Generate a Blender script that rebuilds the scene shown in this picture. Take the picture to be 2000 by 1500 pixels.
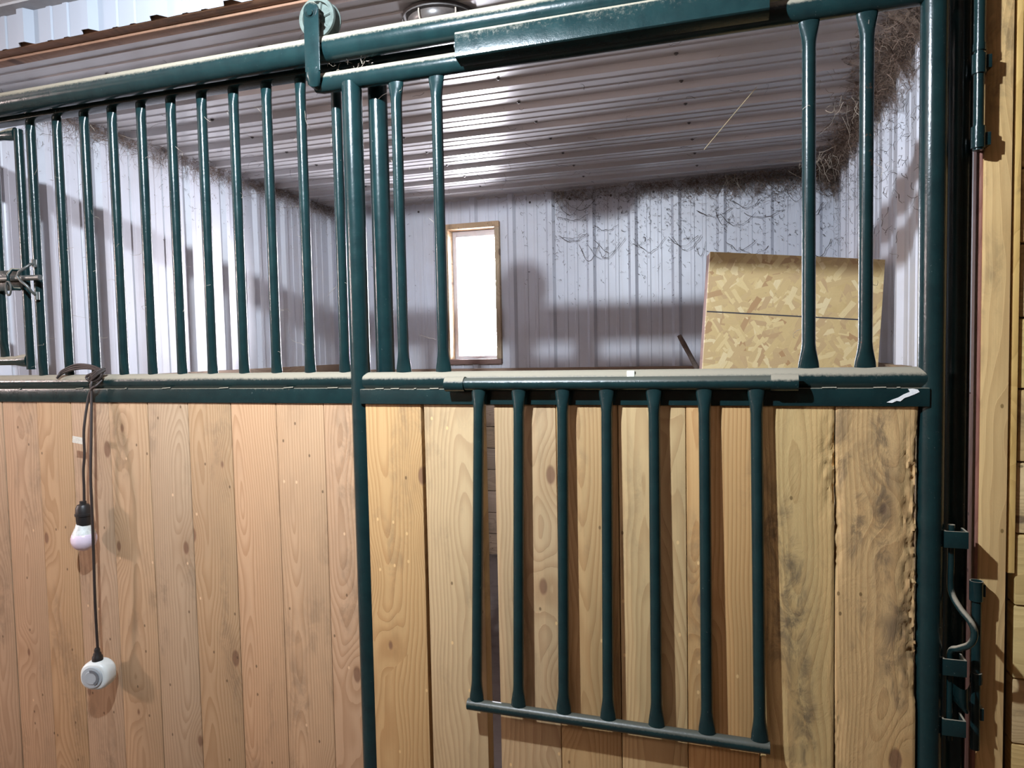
import bpy, bmesh, math, random
from mathutils import Vector, Matrix, noise

for o in list(bpy.data.objects): bpy.data.objects.remove(o)
scene = bpy.context.scene
COL = scene.collection
random.seed(7)

# ------------------------------------------------------------------ camera
cam_d = bpy.data.cameras.new('camera'); cam = bpy.data.objects.new('camera', cam_d); COL.objects.link(cam)
R_ = Vector((0.95404634, 0.29896173, -0.02043218)); U_ = Vector((0.00419889, 0.05484085, 0.99848628)); F_ = Vector((-0.2996297, 0.95268797, -0.05106541))
m = Matrix.Identity(4)
for i in range(3): m[i][0] = R_[i]; m[i][1] = U_[i]; m[i][2] = -F_[i]
m[0][3], m[1][3], m[2][3] = 0.0, -1.55546, 1.35119
cam.matrix_world = m
cam_d.sensor_width = 36; cam_d.lens = 1357.38 / 2000 * 36; cam_d.clip_start = 0.02
scene.camera = cam

# ------------------------------------------------------------------ world, lamps, exposure
w = bpy.data.worlds.new('sky'); scene.world = w; w.use_nodes = True
bg = w.node_tree.nodes['Background']; bg.inputs[0].default_value = (0.98, 0.96, 1.05, 1); bg.inputs[1].default_value = 80.0
scene.view_settings.view_transform = 'Standard'; scene.view_settings.look = 'None'
scene.view_settings.exposure = 0.45; scene.view_settings.gamma = 1.0
scene.view_settings.use_curve_mapping = False
def lamp(name, loc, power, col, rad):
    d = bpy.data.lights.new(name, 'POINT'); d.energy = power; d.color = col; d.shadow_soft_size = rad
    o = bpy.data.objects.new(name, d); COL.objects.link(o); o.location = loc; return o
fd = bpy.data.lights.new('aisle_flood', 'SPOT'); fd.energy = 195; fd.color = (0.86, 0.95, 1.06); fd.shadow_soft_size = 0.022; fd.spot_size = math.radians(156); fd.spot_blend = 1.0
fo = bpy.data.objects.new('aisle_flood', fd); COL.objects.link(fo); fo.location = (-0.815, -1.15, 2.318)      # the aisle's flood lamp under the ceiling
fo.rotation_euler = (Vector((-0.70, 2.58, 1.20)) - fo.location).to_track_quat('-Z', 'Y').to_euler()
lamp('aisle_bulb_far', (-5.3, -2.1, 2.05), 275, (1.0, 0.80, 0.76), 0.16)         # the next bulb down the aisle
pd = bpy.data.lights.new('window_portal', 'AREA'); pd.shape = 'RECTANGLE'; pd.size = 0.34; pd.size_y = 0.86
try: pd.cycles.is_portal = True
except Exception: pass
po = bpy.data.objects.new('window_portal', pd); COL.objects.link(po); po.location = (-1.54, 2.70, 1.70); po.rotation_euler = (math.radians(-90), 0, 0)

# ------------------------------------------------------------------ helpers
def mesh_obj(name, bm, mat, parent=None, smooth=False):
    me = bpy.data.meshes.new(name); bm.normal_update(); bm.to_mesh(me); bm.free()
    o = bpy.data.objects.new(name, me); COL.objects.link(o)
    if mat: me.materials.append(mat)
    if smooth:
        for p in me.polygons: p.use_smooth = True
        try: me.set_sharp_from_angle(angle=math.radians(42))
        except Exception: pass
    if parent: o.parent = parent
    return o
def empty(name, loc=(0, 0, 0)):
    o = bpy.data.objects.new(name, None); COL.objects.link(o); o.location = loc; o.empty_display_size = .05; return o
def tag(o, label, cat, group=None, kind=None):
    o['label'] = label; o['category'] = cat
    if group: o['group'] = group
    if kind: o['kind'] = kind
    return o
def struct(o, label=None):
    o['kind'] = 'structure'
    if label: o['label'] = label
    return o
def local(o, parent):            # keep world-space vertices right under an offset parent
    o.parent = parent; o.matrix_parent_inverse = Matrix.Translation(-parent.location); return o
def box_bm(x0, x1, y0, y1, z0, z1, bev=0.0, bm=None):
    b = bmesh.new()
    bmesh.ops.create_cube(b, size=1)
    for v in b.verts: v.co = Vector(((x0 + x1) / 2 + v.co.x * (x1 - x0), (y0 + y1) / 2 + v.co.y * (y1 - y0), (z0 + z1) / 2 + v.co.z * (z1 - z0)))
    if bev: bmesh.ops.bevel(b, geom=list(b.edges), offset=bev, segments=2, affect='EDGES', profile=.6)
    if bm is not None:
        me = bpy.data.meshes.new('t'); b.to_mesh(me); b.free(); bm.from_mesh(me); bpy.data.meshes.remove(me); return bm
    return b
def box_at(name, x0, x1, y0, y1, z0, z1, mat, parent=None, bev=.002):
    """box whose object origin is its own middle (so object coordinates are its own)"""
    c = Vector(((x0 + x1) / 2, (y0 + y1) / 2, (z0 + z1) / 2))
    o = mesh_obj(name, box_bm(x0 - c.x, x1 - c.x, y0 - c.y, y1 - c.y, z0 - c.z, z1 - c.z, bev), mat, None, bev > 0)
    o.location = c
    if parent: o.parent = parent; o.location = c - parent.location
    return o
def frame(d, up=Vector((0, 0, 1))):
    d = d.normalized()
    if abs(d.dot(up)) > .98: up = Vector((0, 1, 0))
    a = up.cross(d).normalized(); b = d.cross(a).normalized(); return a, b
def tube_bm(pts, radii, n=20, caps=True, bm=None, ell=None):
    """tube along points; radii per point; ell = per-point (sx, sy) scale of the section (x axis = world X for uprights)"""
    bm = bm or bmesh.new(); rings = []
    pts = [Vector(p) for p in pts]
    pa = None
    for i, p in enumerate(pts):
        d = (pts[min(i + 1, len(pts) - 1)] - pts[max(i - 1, 0)])
        if pa is None:
            if abs(d.normalized().z) > .9:
                a = Vector((1, 0, 0)); a = (a - d.normalized() * a.dot(d.normalized())).normalized(); b = d.normalized().cross(a)
            else: a, b = frame(d)
        else:
            dn = d.normalized(); a = (pa - dn * pa.dot(dn)).normalized(); b = dn.cross(a)
        pa = a
        r = radii[i] if isinstance(radii, (list, tuple)) else radii
        e = ell[i] if ell else (1, 1)
        rings.append([bm.verts.new(p + a * (math.cos(2 * math.pi * k / n) * r * e[0]) + b * (math.sin(2 * math.pi * k / n) * r * e[1])) for k in range(n)])
    for i in range(len(rings) - 1):
        for k in range(n):
            bm.faces.new((rings[i][k], rings[i][(k + 1) % n], rings[i + 1][(k + 1) % n], rings[i + 1][k]))
    if caps:
        bm.faces.new(list(reversed(rings[0]))); bm.faces.new(rings[-1])
    return bm
def tube(name, pts, radii, mat, parent=None, n=20, caps=True, ell=None):
    o = mesh_obj(name, tube_bm(pts, radii, n, caps, None, ell), mat, None, True)
    if parent: local(o, parent)
    return o
def bar_bm(p0, p1, r, flat0=True, flat1=True, wide=1.5, thin=.55, L=.055, n=20):
    """upright pipe with ends squeezed flat where they are welded"""
    p0, p1 = Vector(p0), Vector(p1); T = (p1 - p0).length; pts = []; ell = []
    ts = []
    if flat0: ts += [(0, 1), (.25 * L, .85), (.5 * L, .5), (.75 * L, .17), (L, 0)]
    else: ts += [(0, 0)]
    k = [(T - t, f) for t, f in reversed([(0, 1), (.25 * L, .85), (.5 * L, .5), (.75 * L, .17), (L, 0)])] if flat1 else [(T, 0)]
    for t, f in ts + [(T / 2, 0)] + k:
        pts.append(p0 + (p1 - p0) * (t / T)); ell.append((1 + (wide - 1) * f, 1 + (thin - 1) * f))
    return tube_bm(pts, r, n, True, None, ell)
def bar(name, p0, p1, r, mat, parent, **k):
    o = mesh_obj(name, bar_bm(p0, p1, r, **k), mat, None, True); return local(o, parent)
def lathe_bm(prof, n=32, bm=None, M=None):
    bm = bm or bmesh.new(); rings = []
    for r, z in prof:
        rings.append([bm.verts.new((max(r, 1e-5) * math.cos(2 * math.pi * k / n), max(r, 1e-5) * math.sin(2 * math.pi * k / n), z)) for k in range(n)])
    for i in range(len(rings) - 1):
        for k in range(n): bm.faces.new((rings[i][k], rings[i][(k + 1) % n], rings[i + 1][(k + 1) % n], rings[i + 1][k]))
    bm.faces.new(list(reversed(rings[0]))); bm.faces.new(rings[-1])
    if M: bmesh.ops.transform(bm, matrix=M, verts=[v for rg in rings for v in rg])
    return bm
PITCH = .248
RIB = [(0, 0), (.016, .019), (.042, .019), (.058, 0), (.108, 0), (.112, .0035), (.128, .0035), (.132, 0), (.172, 0), (.176, .0035), (.192, .0035), (.196, 0)]
def sheet_bm(org, u, v, n, width, length, phase=0.0, h=1.0, wob=0.0):
    """ribbed metal sheet: ribs run along v, repeat along u, stand out along n"""
    org, u, v, n = Vector(org), Vector(u), Vector(v), Vector(n)
    prof = []
    k = -1
    while k * PITCH - phase < width + PITCH:
        prof += [(k * PITCH + s - phase, hh) for s, hh in RIB]; k += 1
    def hat(s):
        for (a, ha), (b, hb) in zip(prof, prof[1:]):
            if a <= s <= b: return ha + (hb - ha) * (s - a) / max(b - a, 1e-9)
        return 0
    pts = [(0, hat(0))] + [q for q in prof if 0 < q[0] < width] + [(width, hat(width))]
    bm = bmesh.new(); rows = []
    nv = 6
    for j in range(nv + 1):
        rows.append([bm.verts.new(org + u * s + n * (hh * h + wob * math.sin(s * 7 + j * 1.7) * .5) + v * (length * j / nv)) for s, hh in pts])
    for j in range(nv):
        for i in range(len(pts) - 1):
            bm.faces.new((rows[j][i], rows[j][i + 1], rows[j + 1][i + 1], rows[j + 1][i]))
    return bm

# ------------------------------------------------------------------ materials
def new_mat(name):
    mt = bpy.data.materials.new(name); mt.use_nodes = True; nt = mt.node_tree
    return mt, nt, nt.nodes['Principled BSDF']
class N:
    def __init__(s, nt): s.nt = nt
    def node(s, t, **k):
        n = s.nt.nodes.new(t)
        for a, b in k.items(): setattr(n, a, b)
        return n
    def link(s, a, b): s.nt.links.new(a, b)
    def math(s, op, a, b=None, c=None):
        n = s.node('ShaderNodeMath', operation=op)
        for i, x in enumerate((a, b, c)):
            if x is None: continue
            if isinstance(x, (int, float)): n.inputs[i].default_value = x
            else: s.link(x, n.inputs[i])
        return n.outputs[0]
    def noise(s, vec, scale, detail=4, rough=.55, dist=0):
        n = s.node('ShaderNodeTexNoise'); n.inputs['Scale'].default_value = scale; n.inputs['Detail'].default_value = detail
        n.inputs['Roughness'].default_value = rough; n.inputs['Distortion'].default_value = dist
        if vec is not None: s.link(vec, n.inputs['Vector'])
        return n
    def ramp(s, fac, stops):
        n = s.node('ShaderNodeValToRGB'); e = n.color_ramp.elements
        while len(e) < len(stops): e.new(.5)
        for x, (p, c) in zip(e, stops): x.position = p; x.color = (*c, 1) if len(c) == 3 else c
        if fac is not None: s.link(fac, n.inputs[0])
        return n.outputs[0]
    def mix(s, fac, a, b, mode='MIX'):
        n = s.node('ShaderNodeMix', data_type='RGBA', blend_type=mode)
        for i, x in ((0, fac), (6, a), (7, b)):
            if isinstance(x, (int, float)): n.inputs[i].default_value = x
            elif isinstance(x, tuple): n.inputs[i].default_value = (*x, 1) if len(x) == 3 else x
            else: s.link(x, n.inputs[i])
        return n.outputs[2]
    def smooth(s, x, a, b):
        n = s.node('ShaderNodeMapRange', interpolation_type='SMOOTHSTEP')
        n.inputs[1].default_value = a; n.inputs[2].default_value = b
        s.link(x, n.inputs[0]); return n.outputs[0]
    def vmath(s, op, a, b):
        n = s.node('ShaderNodeVectorMath', operation=op)
        for i, x in enumerate((a, b)):
            if isinstance(x, tuple): n.inputs[i].default_value = x
            else: s.link(x, n.inputs[i])
        return n.outputs[0]
    def bump(s, h, strength, dist, bsdf):
        n = s.node('ShaderNodeBump'); n.inputs['Strength'].default_value = strength; n.inputs['Distance'].default_value = dist
        s.link(h, n.inputs['Height']); s.link(n.outputs[0], bsdf.inputs['Normal'])

def mat_green(name='green_paint', rust=0.0, dusty=.94):
    mt, nt, b = new_mat(name); g = N(nt)
    geo = g.node('ShaderNodeNewGeometry'); pos = geo.outputs['Position']
    sep = g.node('ShaderNodeSeparateXYZ'); g.link(geo.outputs['Normal'], sep.inputs[0])
    n1 = g.noise(pos, 26, 5, .6); n2 = g.noise(pos, 160, 4, .65); n3 = g.noise(pos, 6, 3, .5)
    base = g.ramp(n1.outputs[0], [(.3, (.0035, .017, .019)), (.7, (.005, .025, .0265))])
    # dust lying on upward faces, ragged at its edge
    e = g.math('ADD', sep.outputs[2], g.math('MULTIPLY', g.math('SUBTRACT', n2.outputs[0], .5), .40))
    e = g.math('ADD', e, g.math('MULTIPLY', g.math('SUBTRACT', n3.outputs[0], .5), .28))
    dust = g.smooth(e, .15, .52)
    specks = g.smooth(n2.outputs[0], .66, .74)
    n4 = g.noise(pos, 9, 2, .5); specks = g.math('MULTIPLY', specks, g.smooth(n4.outputs[0], .42, .62))
    col = g.mix(g.math('MULTIPLY', specks, .35), base, (.22, .27, .25))
    film = g.math('MULTIPLY', g.noise(pos, 12, 6, .7).outputs[0], .02)
    col = g.mix(film, col, (.30, .28, .24))
    if rust:
        col = g.mix(g.math('MULTIPLY', g.smooth(g.noise(pos, 34, 5, .7).outputs[0], .62, .68), rust), col, (.10, .045, .025))
    col = g.mix(g.math('MULTIPLY', dust, dusty), col, (.30, .272, .205))
    g.link(col, b.inputs['Base Color'])
    rr = g.math('ADD', g.math('MULTIPLY', dust, .6 * dusty), g.math('ADD', .15, g.math('MULTIPLY', n1.outputs[0], .14)))
    g.link(rr, b.inputs['Roughness'])
    b.inputs['Specular IOR Level'].default_value = .38
    g.bump(g.math('ADD', n2.outputs[0], g.math('MULTIPLY', dust, 1.5)), .10, .004, b)
    return mt
GREEN = mat_green(); GREEN_RUST = mat_green('green_paint_rusted', .8); GREEN_CLEAN = mat_green('green_paint_clean', 0, .22)

def mat_wood(name, light, dark, knotc, dirt=0.0, rough_saw=0.0, axis=2, dirtcol=(.10, .075, .05), knots=1.0, chips=.25):
    """sawn softwood: growth rings cut by the face (cathedral figure), knots, colour varying from board to board"""
    mt, nt, b = new_mat(name); g = N(nt)
    tc = g.node('ShaderNodeTexCoord'); oi = g.node('ShaderNodeObjectInfo')
    sp = g.node('ShaderNodeSeparateXYZ'); g.link(tc.outputs['Object'], sp.inputs[0])
    o = list(sp.outputs)
    along = o[axis]; ac = o[0] if axis == 2 else o[2]; th = o[1]
    rnd = oi.outputs['Random']; r2 = g.math('FRACT', g.math('MULTIPLY', rnd, 17.31)); r3 = g.math('FRACT', g.math('MULTIPLY', rnd, 91.7))
    cb = g.node('ShaderNodeCombineXYZ'); g.link(g.math('ADD', ac, g.math('MULTIPLY', rnd, 40)), cb.inputs[0]); g.link(g.math('ADD', along, g.math('MULTIPLY', r2, 60)), cb.inputs[1]); g.link(g.math('ADD', th, g.math('MULTIPLY', r3, 20)), cb.inputs[2])
    P = cb.outputs[0]
    # knots
    kv = g.vmath('MULTIPLY', P, (7.0, 3.4, 0.0))
    vo = g.node('ShaderNodeTexVoronoi', voronoi_dimensions='2D'); vo.inputs['Scale'].default_value = 1; g.link(kv, vo.inputs['Vector'])
    vs = g.node('ShaderNodeSeparateColor'); g.link(vo.outputs['Color'], vs.inputs[0])
    has = g.math('GREATER_THAN', vs.outputs[0], .50)
    kd = g.math('ADD', vo.outputs['Distance'], g.math('MULTIPLY', vs.outputs[1], .06))
    kcore = g.math('MULTIPLY', g.math('MULTIPLY', has, knots), g.math('SUBTRACT', 1, g.smooth(kd, .065, .10)))
    khalo = g.math('MULTIPLY', g.math('MULTIPLY', has, knots), g.math('SUBTRACT', 1, g.smooth(kd, .06, .42)))
    # rings
    lowv = g.vmath('MULTIPLY', P, (3.0, .9, 1.0)); low = g.noise(lowv, 1, 3, .5)
    px = g.math('ADD', ac, g.math('MULTIPLY', g.math('SUBTRACT', r2, .5), .10))
    py = g.math('ADD', g.math('MULTIPLY', g.math('SUBTRACT', low.outputs[0], .5), .24), g.math('ADD', .02, g.math('MULTIPLY', r3, .05)))
    rr = g.math('SQRT', g.math('ADD', g.math('MULTIPLY', px, px), g.math('MULTIPLY', py, py)))
    rr = g.math('ADD', rr, g.math('MULTIPLY', khalo, .022))
    fine = g.noise(g.vmath('MULTIPLY', P, (60, 2.2, 20)), 1, 4, .6)
    rr = g.math('ADD', rr, g.math('MULTIPLY', g.math('SUBTRACT', fine.outputs[0], .5), .003))
    fr = g.math('FRACT', g.math('MULTIPLY', rr, 125))
    late = g.math('MULTIPLY', g.smooth(fr, .25, .93), g.math('SUBTRACT', 1, g.smooth(fr, .94, 1.0)))
    grain = g.noise(g.vmath('MULTIPLY', P, (300, 6, 120)), 1, 4, .65)
    c = g.mix(g.math('MULTIPLY', late, .55), light, dark)
    c = g.mix(g.math('MULTIPLY', g.smooth(grain.outputs[0], .40, .75), .16), c, dark)
    # board to board tone
    hs = g.node('ShaderNodeHueSaturation'); g.link(c, hs.inputs['Color'])
    g.link(g.math('ADD', .88, g.math('MULTIPLY', rnd, .20)), hs.inputs['Value']); g.link(g.math('ADD', .86, g.math('MULTIPLY', r2, .22)), hs.inputs['Saturation'])
    g.link(g.math('ADD', .492, g.math('MULTIPLY', r3, .014)), hs.inputs['Hue'])
    c = hs.outputs[0]
    blot = g.noise(g.vmath('MULTIPLY', P, (4, 1.6, 2)), 1, 5, .6)
    c = g.mix(g.math('MULTIPLY', g.smooth(blot.outputs[0], .44, .70), .38), c, tuple(x * .62 for x in light))
    c = g.mix(g.math('MULTIPLY', khalo, .22), c, dark)
    c = g.mix(g.math('MULTIPLY', kcore, .80), c, knotc)
    scuff = g.noise(g.vmath('MULTIPLY', P, (26, 14, 10)), 1, 6, .72, .6)
    if dirt:
        dz = g.noise(g.vmath('MULTIPLY', P, (9, 2.4, 3)), 1, 4, .6)
        dm = g.math('MULTIPLY', g.smooth(dz.outputs[0], .50, .66), g.smooth(scuff.outputs[0], .38, .62))
        c = g.mix(g.math('MULTIPLY', dm, dirt), c, dirtcol)
    cv = g.node('ShaderNodeTexVoronoi', voronoi_dimensions='2D'); cv.inputs['Scale'].default_value = 1; g.link(g.vmath('MULTIPLY', P, (26, 17, 0)), cv.inputs['Vector'])
    cs = g.node('ShaderNodeSeparateColor'); g.link(cv.outputs['Color'], cs.inputs[0])
    dots = g.math('MULTIPLY', g.math('GREATER_THAN', cs.outputs[0], .90), g.math('SUBTRACT', 1, g.smooth(cv.outputs['Distance'], .05, .09)))
    c = g.mix(g.math('MULTIPLY', dots, .75), c, g.mix(g.math('GREATER_THAN', cs.outputs[1], chips), tuple(min(1, x * 1.45) for x in light), tuple(x * .3 for x in dark)))
    g.link(c, b.inputs['Base Color']); b.inputs['Roughness'].default_value = .62; b.inputs['Specular IOR Level'].default_value = .3
    hgt = g.math('ADD', g.math('MULTIPLY', grain.outputs[0], .6), g.math('MULTIPLY', late, .4))
    if rough_saw: hgt = g.math('ADD', hgt, g.math('MULTIPLY', scuff.outputs[0], 5 * rough_saw))
    hgt = g.math('SUBTRACT', hgt, g.math('MULTIPLY', kcore, .8))
    g.bump(hgt, .35, .0016, b)
    return mt
PLANK = mat_wood('pine_planks', (.495, .335, .20), (.33, .195, .10), (.17, .085, .048), .35, .15)
PLANK_CHEW = mat_wood('pine_plank_chewed', (.56, .37, .15), (.39, .225, .08), (.16, .08, .045), .75, .9)
PLANK_D = mat_wood('pine_door_planks', (.48, .32, .148), (.33, .185, .075), (.17, .085, .048), .35, .15, chips=.65)
PLANK_H = mat_wood('pine_lining', (.36, .255, .17), (.22, .145, .095), (.10, .06, .04), .6, .3, axis=0)
POSTWOOD = mat_wood('yellow_post_wood', (.80, .51, .155), (.62, .36, .095), (.16, .10, .06), .55, .2)
SIDEPLANK = mat_wood('side_planks', (.70, .51, .22), (.52, .35, .14), (.15, .10, .06), .5, .3, axis=0)
RAW = mat_wood('rough_brown_timber', (.30, .155, .085), (.20, .095, .052), (.08, .04, .025), .5, .9, axis=0)
RAWV = mat_wood('rough_red_brown_edge', (.34, .17, .125), (.22, .10, .075), (.10, .05, .04), .3, 1.0)

def mat_metal(name, col, rough, dirtk=.5, spec=.5, streak=(30, 30, 1.2)):
    mt, nt, b = new_mat(name); g = N(nt)
    geo = g.node('ShaderNodeNewGeometry'); pos = geo.outputs['Position']
    n1 = g.noise(pos, 2.2, 5, .6); n2 = g.noise(g.vmath('MULTIPLY', pos, streak), 1, 4, .6); n3 = g.noise(pos, 70, 3, .7)
    c = g.mix(g.math('MULTIPLY', g.smooth(n1.outputs[0], .40, .75), dirtk * .5), col, (.42, .36, .31))
    c = g.mix(g.math('MULTIPLY', g.smooth(n2.outputs[0], .52, .75), dirtk * .35), c, (.40, .33, .28))
    c = g.mix(g.math('MULTIPLY', g.smooth(n3.outputs[0], .68, .76), dirtk * .8), c, (.16, .12, .10))
    g.link(c, b.inputs['Base Color'])
    g.link(g.math('ADD', rough, g.math('MULTIPLY', n1.outputs[0], .12)), b.inputs['Roughness'])
    b.inputs['Specular IOR Level'].default_value = spec
    g.bump(n1.outputs[0], .05, .01, b)
    return mt
WALLMETAL = mat_metal('white_wall_metal', (.65, .67, .735), .30, .5)
CEILMETAL = mat_metal('white_ceiling_metal', (.58, .565, .575), .16, .5, .6, (1.2, 30, 30))
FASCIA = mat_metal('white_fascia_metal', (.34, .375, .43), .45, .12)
def mat_plain(name, col, rough=.5, metallic=0, spec=.5, noise=0.0, scale=40):
    mt, nt, b = new_mat(name); g = N(nt)
    geo = g.node('ShaderNodeNewGeometry')
    n = g.noise(geo.outputs['Position'], scale, 4, .6)
    c = g.mix(g.math('MULTIPLY', g.smooth(n.outputs[0], .4, .75), noise), col, tuple(x * .45 for x in col))
    g.link(c, b.inputs['Base Color']); b.inputs['Roughness'].default_value = rough; b.inputs['Metallic'].default_value = metallic
    b.inputs['Specular IOR Level'].default_value = spec
    return mt
BLACKRUB = mat_plain('black_rubber', (.018, .017, .017), .45, 0, .5, .3)
CORD = mat_plain('brown_black_cord', (.035, .026, .023), .5, 0, .5, .4)
BULBW = mat_plain('bulb_opal', (.78, .68, .80), .25, 0, .5, .05)
BULBC = mat_plain('bulb_collar', (.72, .76, .74), .4, 0, .5, .5, 120)
TIMERW = mat_plain('timer_white', (.74, .80, .79), .35, 0, .5, .08)
TIMERG = mat_plain('timer_grey', (.42, .47, .50), .4, 0, .5, .1)
TIMERD = mat_plain('timer_dark', (.16, .18, .20), .4)
PAPER = mat_plain('paper_tag', (.66, .64, .56), .7, 0, .3, .6, 420)
STEEL = mat_plain('dull_steel', (.16, .17, .16), .45, .6, .5, .5, 60)
WHITEP = mat_plain('white_paint_scrape', (.78, .80, .80), .5, 0, .4, .25, 160)
CREAM = mat_plain('cream_scrape', (.66, .68, .58), .6, 0, .4, .3, 160)
VINYL = mat_plain('window_vinyl', (.72, .70, .74), .35, 0, .5, .15)
BACKING = mat_plain('backing_board', (.30, .26, .22), .8, 0, .2, .3)
DIRT = mat_plain('stall_dirt', (.15, .115, .10), .95, 0, .2, .6, 14)
CEMENT = mat_plain('aisle_floor', (.22, .19, .16), .85, 0, .3, .4, 5)
AISLEW = mat_plain('aisle_wall_timber', (.24, .17, .11), .7, 0, .3, .3, 6)
AISLEC = mat_plain('aisle_ceiling_white', (.66, .645, .66), .5, 0, .4, .1, 3)
GREYTRIM = mat_plain('grey_trim', (.36, .36, .37), .6, 0, .3, .2)
WEB = mat_plain('dusty_cobweb', (.19, .138, .108), .95, 0, .1, .5, 30)
WEBD = mat_plain('dark_cobweb', (.055, .043, .036), .95, 0, .1, .3, 30)
WEBL = mat_plain('pale_cobweb', (.42, .36, .29), .9, 0, .1, .4, 60)
STRAW = mat_plain('straw', (.62, .50, .30), .6, 0, .3, .2)
STICK = mat_plain('grey_stick', (.24, .19, .16), .85, 0, .2, .6, 50)
SCREW = mat_plain('screw_heads', (.10, .09, .085), .5, .3, .5, .3)
BLACKLINE = mat_plain('black_marker', (.05, .045, .05), .8)
# window glass: thin clear sheet
GLASS, nt, b = new_mat('window_glass'); g = N(nt)
tr = g.node('ShaderNodeBsdfTransparent'); gl = g.node('ShaderNodeBsdfGlossy'); gl.inputs['Roughness'].default_value = .02
fz = g.node('ShaderNodeFresnel'); fz.inputs[0].default_value = 1.45; mx = g.node('ShaderNodeMixShader')
g.link(fz.outputs[0], mx.inputs[0]); g.link(tr.outputs[0], mx.inputs[1]); g.link(gl.outputs[0], mx.inputs[2]); g.link(mx.outputs[0], nt.nodes['Material Output'].inputs[0])
# dusty lamp glass
LAMPGLASS, nt, b = new_mat('dusty_lamp_glass'); g = N(nt)
n = g.noise(g.node('ShaderNodeNewGeometry').outputs['Position'], 30, 5, .6)
g.link(g.ramp(n.outputs[0], [(.35, (.05, .042, .038)), (.7, (.11, .092, .082))]), b.inputs['Base Color'])
b.inputs['Roughness'].default_value = .32; b.inputs['Alpha'].default_value = .9
# web film
WEBFILM, nt, b = new_mat('web_film'); g = N(nt)
pos = g.node('ShaderNodeNewGeometry').outputs['Position']
n = g.noise(pos, 60, 8, .78, .4); n2 = g.noise(pos, 6, 3, .6)
b.inputs['Base Color'].default_value = (.155, .115, .09, 1); b.inputs['Roughness'].default_value = 1; b.inputs['Specular IOR Level'].default_value = .05
g.link(g.math('MULTIPLY', g.smooth(n.outputs[0], .36, .66), g.smooth(n2.outputs[0], .30, .60)), b.inputs['Alpha'])
# oriented strand board
def mat_osb():
    """long thin wood flakes lying over one another at all angles"""
    mt, nt, b = new_mat('strand_board'); g = N(nt)
    tc = g.node('ShaderNodeTexCoord'); P = tc.outputs['Object']
    base = g.noise(P, 14, 5, .65)
    col = g.ramp(base.outputs[0], [(.3, (.50, .36, .155)), (.7, (.61, .46, .22))])
    hgt = base.outputs[0]
    for k, (rot, sc, thr) in enumerate(((.5, 1.0, .25), (-.75, 1.15, .35), (1.35, .95, .4), (.12, 1.2, .45), (-1.2, 1.05, .5), (.95, 1.3, .5), (-.3, 1.1, .55), (2.2, 1.0, .55))):
        mp = g.node('ShaderNodeMapping', vector_type='TEXTURE'); mp.inputs['Rotation'].default_value = (0, rot, 0); mp.inputs['Location'].default_value = (.37 * k, 0, .21 * k)
        g.link(P, mp.inputs[0])
        dn = g.noise(P, 30, 3, .6); dv = g.vmath('MULTIPLY', g.vmath('SUBTRACT', dn.outputs['Color'], (.5, .5, .5)), (.010, 0, .006))
        vv = g.vmath('MULTIPLY', g.vmath('ADD', mp.outputs[0], dv), (11.5 * sc, 0, 40 * sc))
        vo = g.node('ShaderNodeTexVoronoi', distance='CHEBYCHEV'); vo.inputs['Scale'].default_value = 1; vo.inputs['Randomness'].default_value = .85; g.link(vv, vo.inputs['Vector'])
        vs = g.node('ShaderNodeSeparateColor'); g.link(vo.outputs['Color'], vs.inputs[0])
        fc = g.ramp(vs.outputs[1], [(0, (.40, .24, .11)), (.07, (.49, .345, .175)), (.4, (.57, .425, .195)), (.8, (.65, .51, .25)), (1, (.70, .58, .33))])
        st = g.noise(g.vmath('MULTIPLY', vv, (1, 0, 6)), 2.5, 3, .6)
        fc = g.mix(g.math('MULTIPLY', g.smooth(st.outputs[0], .45, .7), .22), fc, (.42, .28, .13))
        mk = g.math('MULTIPLY', g.math('GREATER_THAN', vs.outputs[0], thr), g.math('LESS_THAN', vo.outputs['Distance'], .40))
        col = g.mix(mk, col, fc); hgt = g.math('ADD', hgt, g.math('MULTIPLY', mk, g.math('MULTIPLY', vs.outputs[2], .6)))
    sm = g.noise(P, 26, 6, .75, .8); col = g.mix(g.math('MULTIPLY', g.smooth(sm.outputs[0], .62, .70), .5), col, (.26, .17, .09))
    g.link(col, b.inputs['Base Color']); b.inputs['Roughness'].default_value = .6
    g.bump(hgt, .3, .0025, b)
    return mt
OSB = mat_osb()

# ------------------------------------------------------------------ the setting
XL, XR, YB, ZC = -2.4933, .552, 2.583, 2.300
box = lambda n, *a, mat, bev=0.0: mesh_obj(n, box_bm(*a, bev), mat)
struct(box('floor', -9, 4, -4.2, YB + .1, -.1, 0, mat=CEMENT))
fl = bmesh.new(); bmesh.ops.create_grid(fl, x_segments=60, y_segments=50, size=.5)
for v in fl.verts: v.co = Vector((XL + (v.co.x + .5) * (XR - XL), .06 + (v.co.y + .5) * (YB - .06), .04 + .03 * math.sin(v.co.x * 23 + v.co.y * 9) * math.sin(v.co.y * 19) + .015 * random.random()))
sf = mesh_obj('floor_bedding', fl, DIRT, None, True); struct(sf, 'dark trodden dirt bedding inside the stall')

# back wall with window hole
WX0, WX1, WZ0, WZ1 = -1.715, -1.372, 1.275, 2.118
wb = bmesh.new()
for a in ((XL - .1, WX0, 0, 2.45), (WX1, 4.0, 0, 2.45), (WX0, WX1, 0, WZ0), (WX0, WX1, WZ1, 2.45)): box_bm(a[0], a[1], YB + .004, YB + .12, a[2], a[3], 0, wb)
wall_back = struct(mesh_obj('wall_back', wb, BACKING))
def sheet(name, parent, mat, *a, **k):
    o = mesh_obj(name, sheet_bm(*a, **k), mat); o.parent = parent; return o
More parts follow.
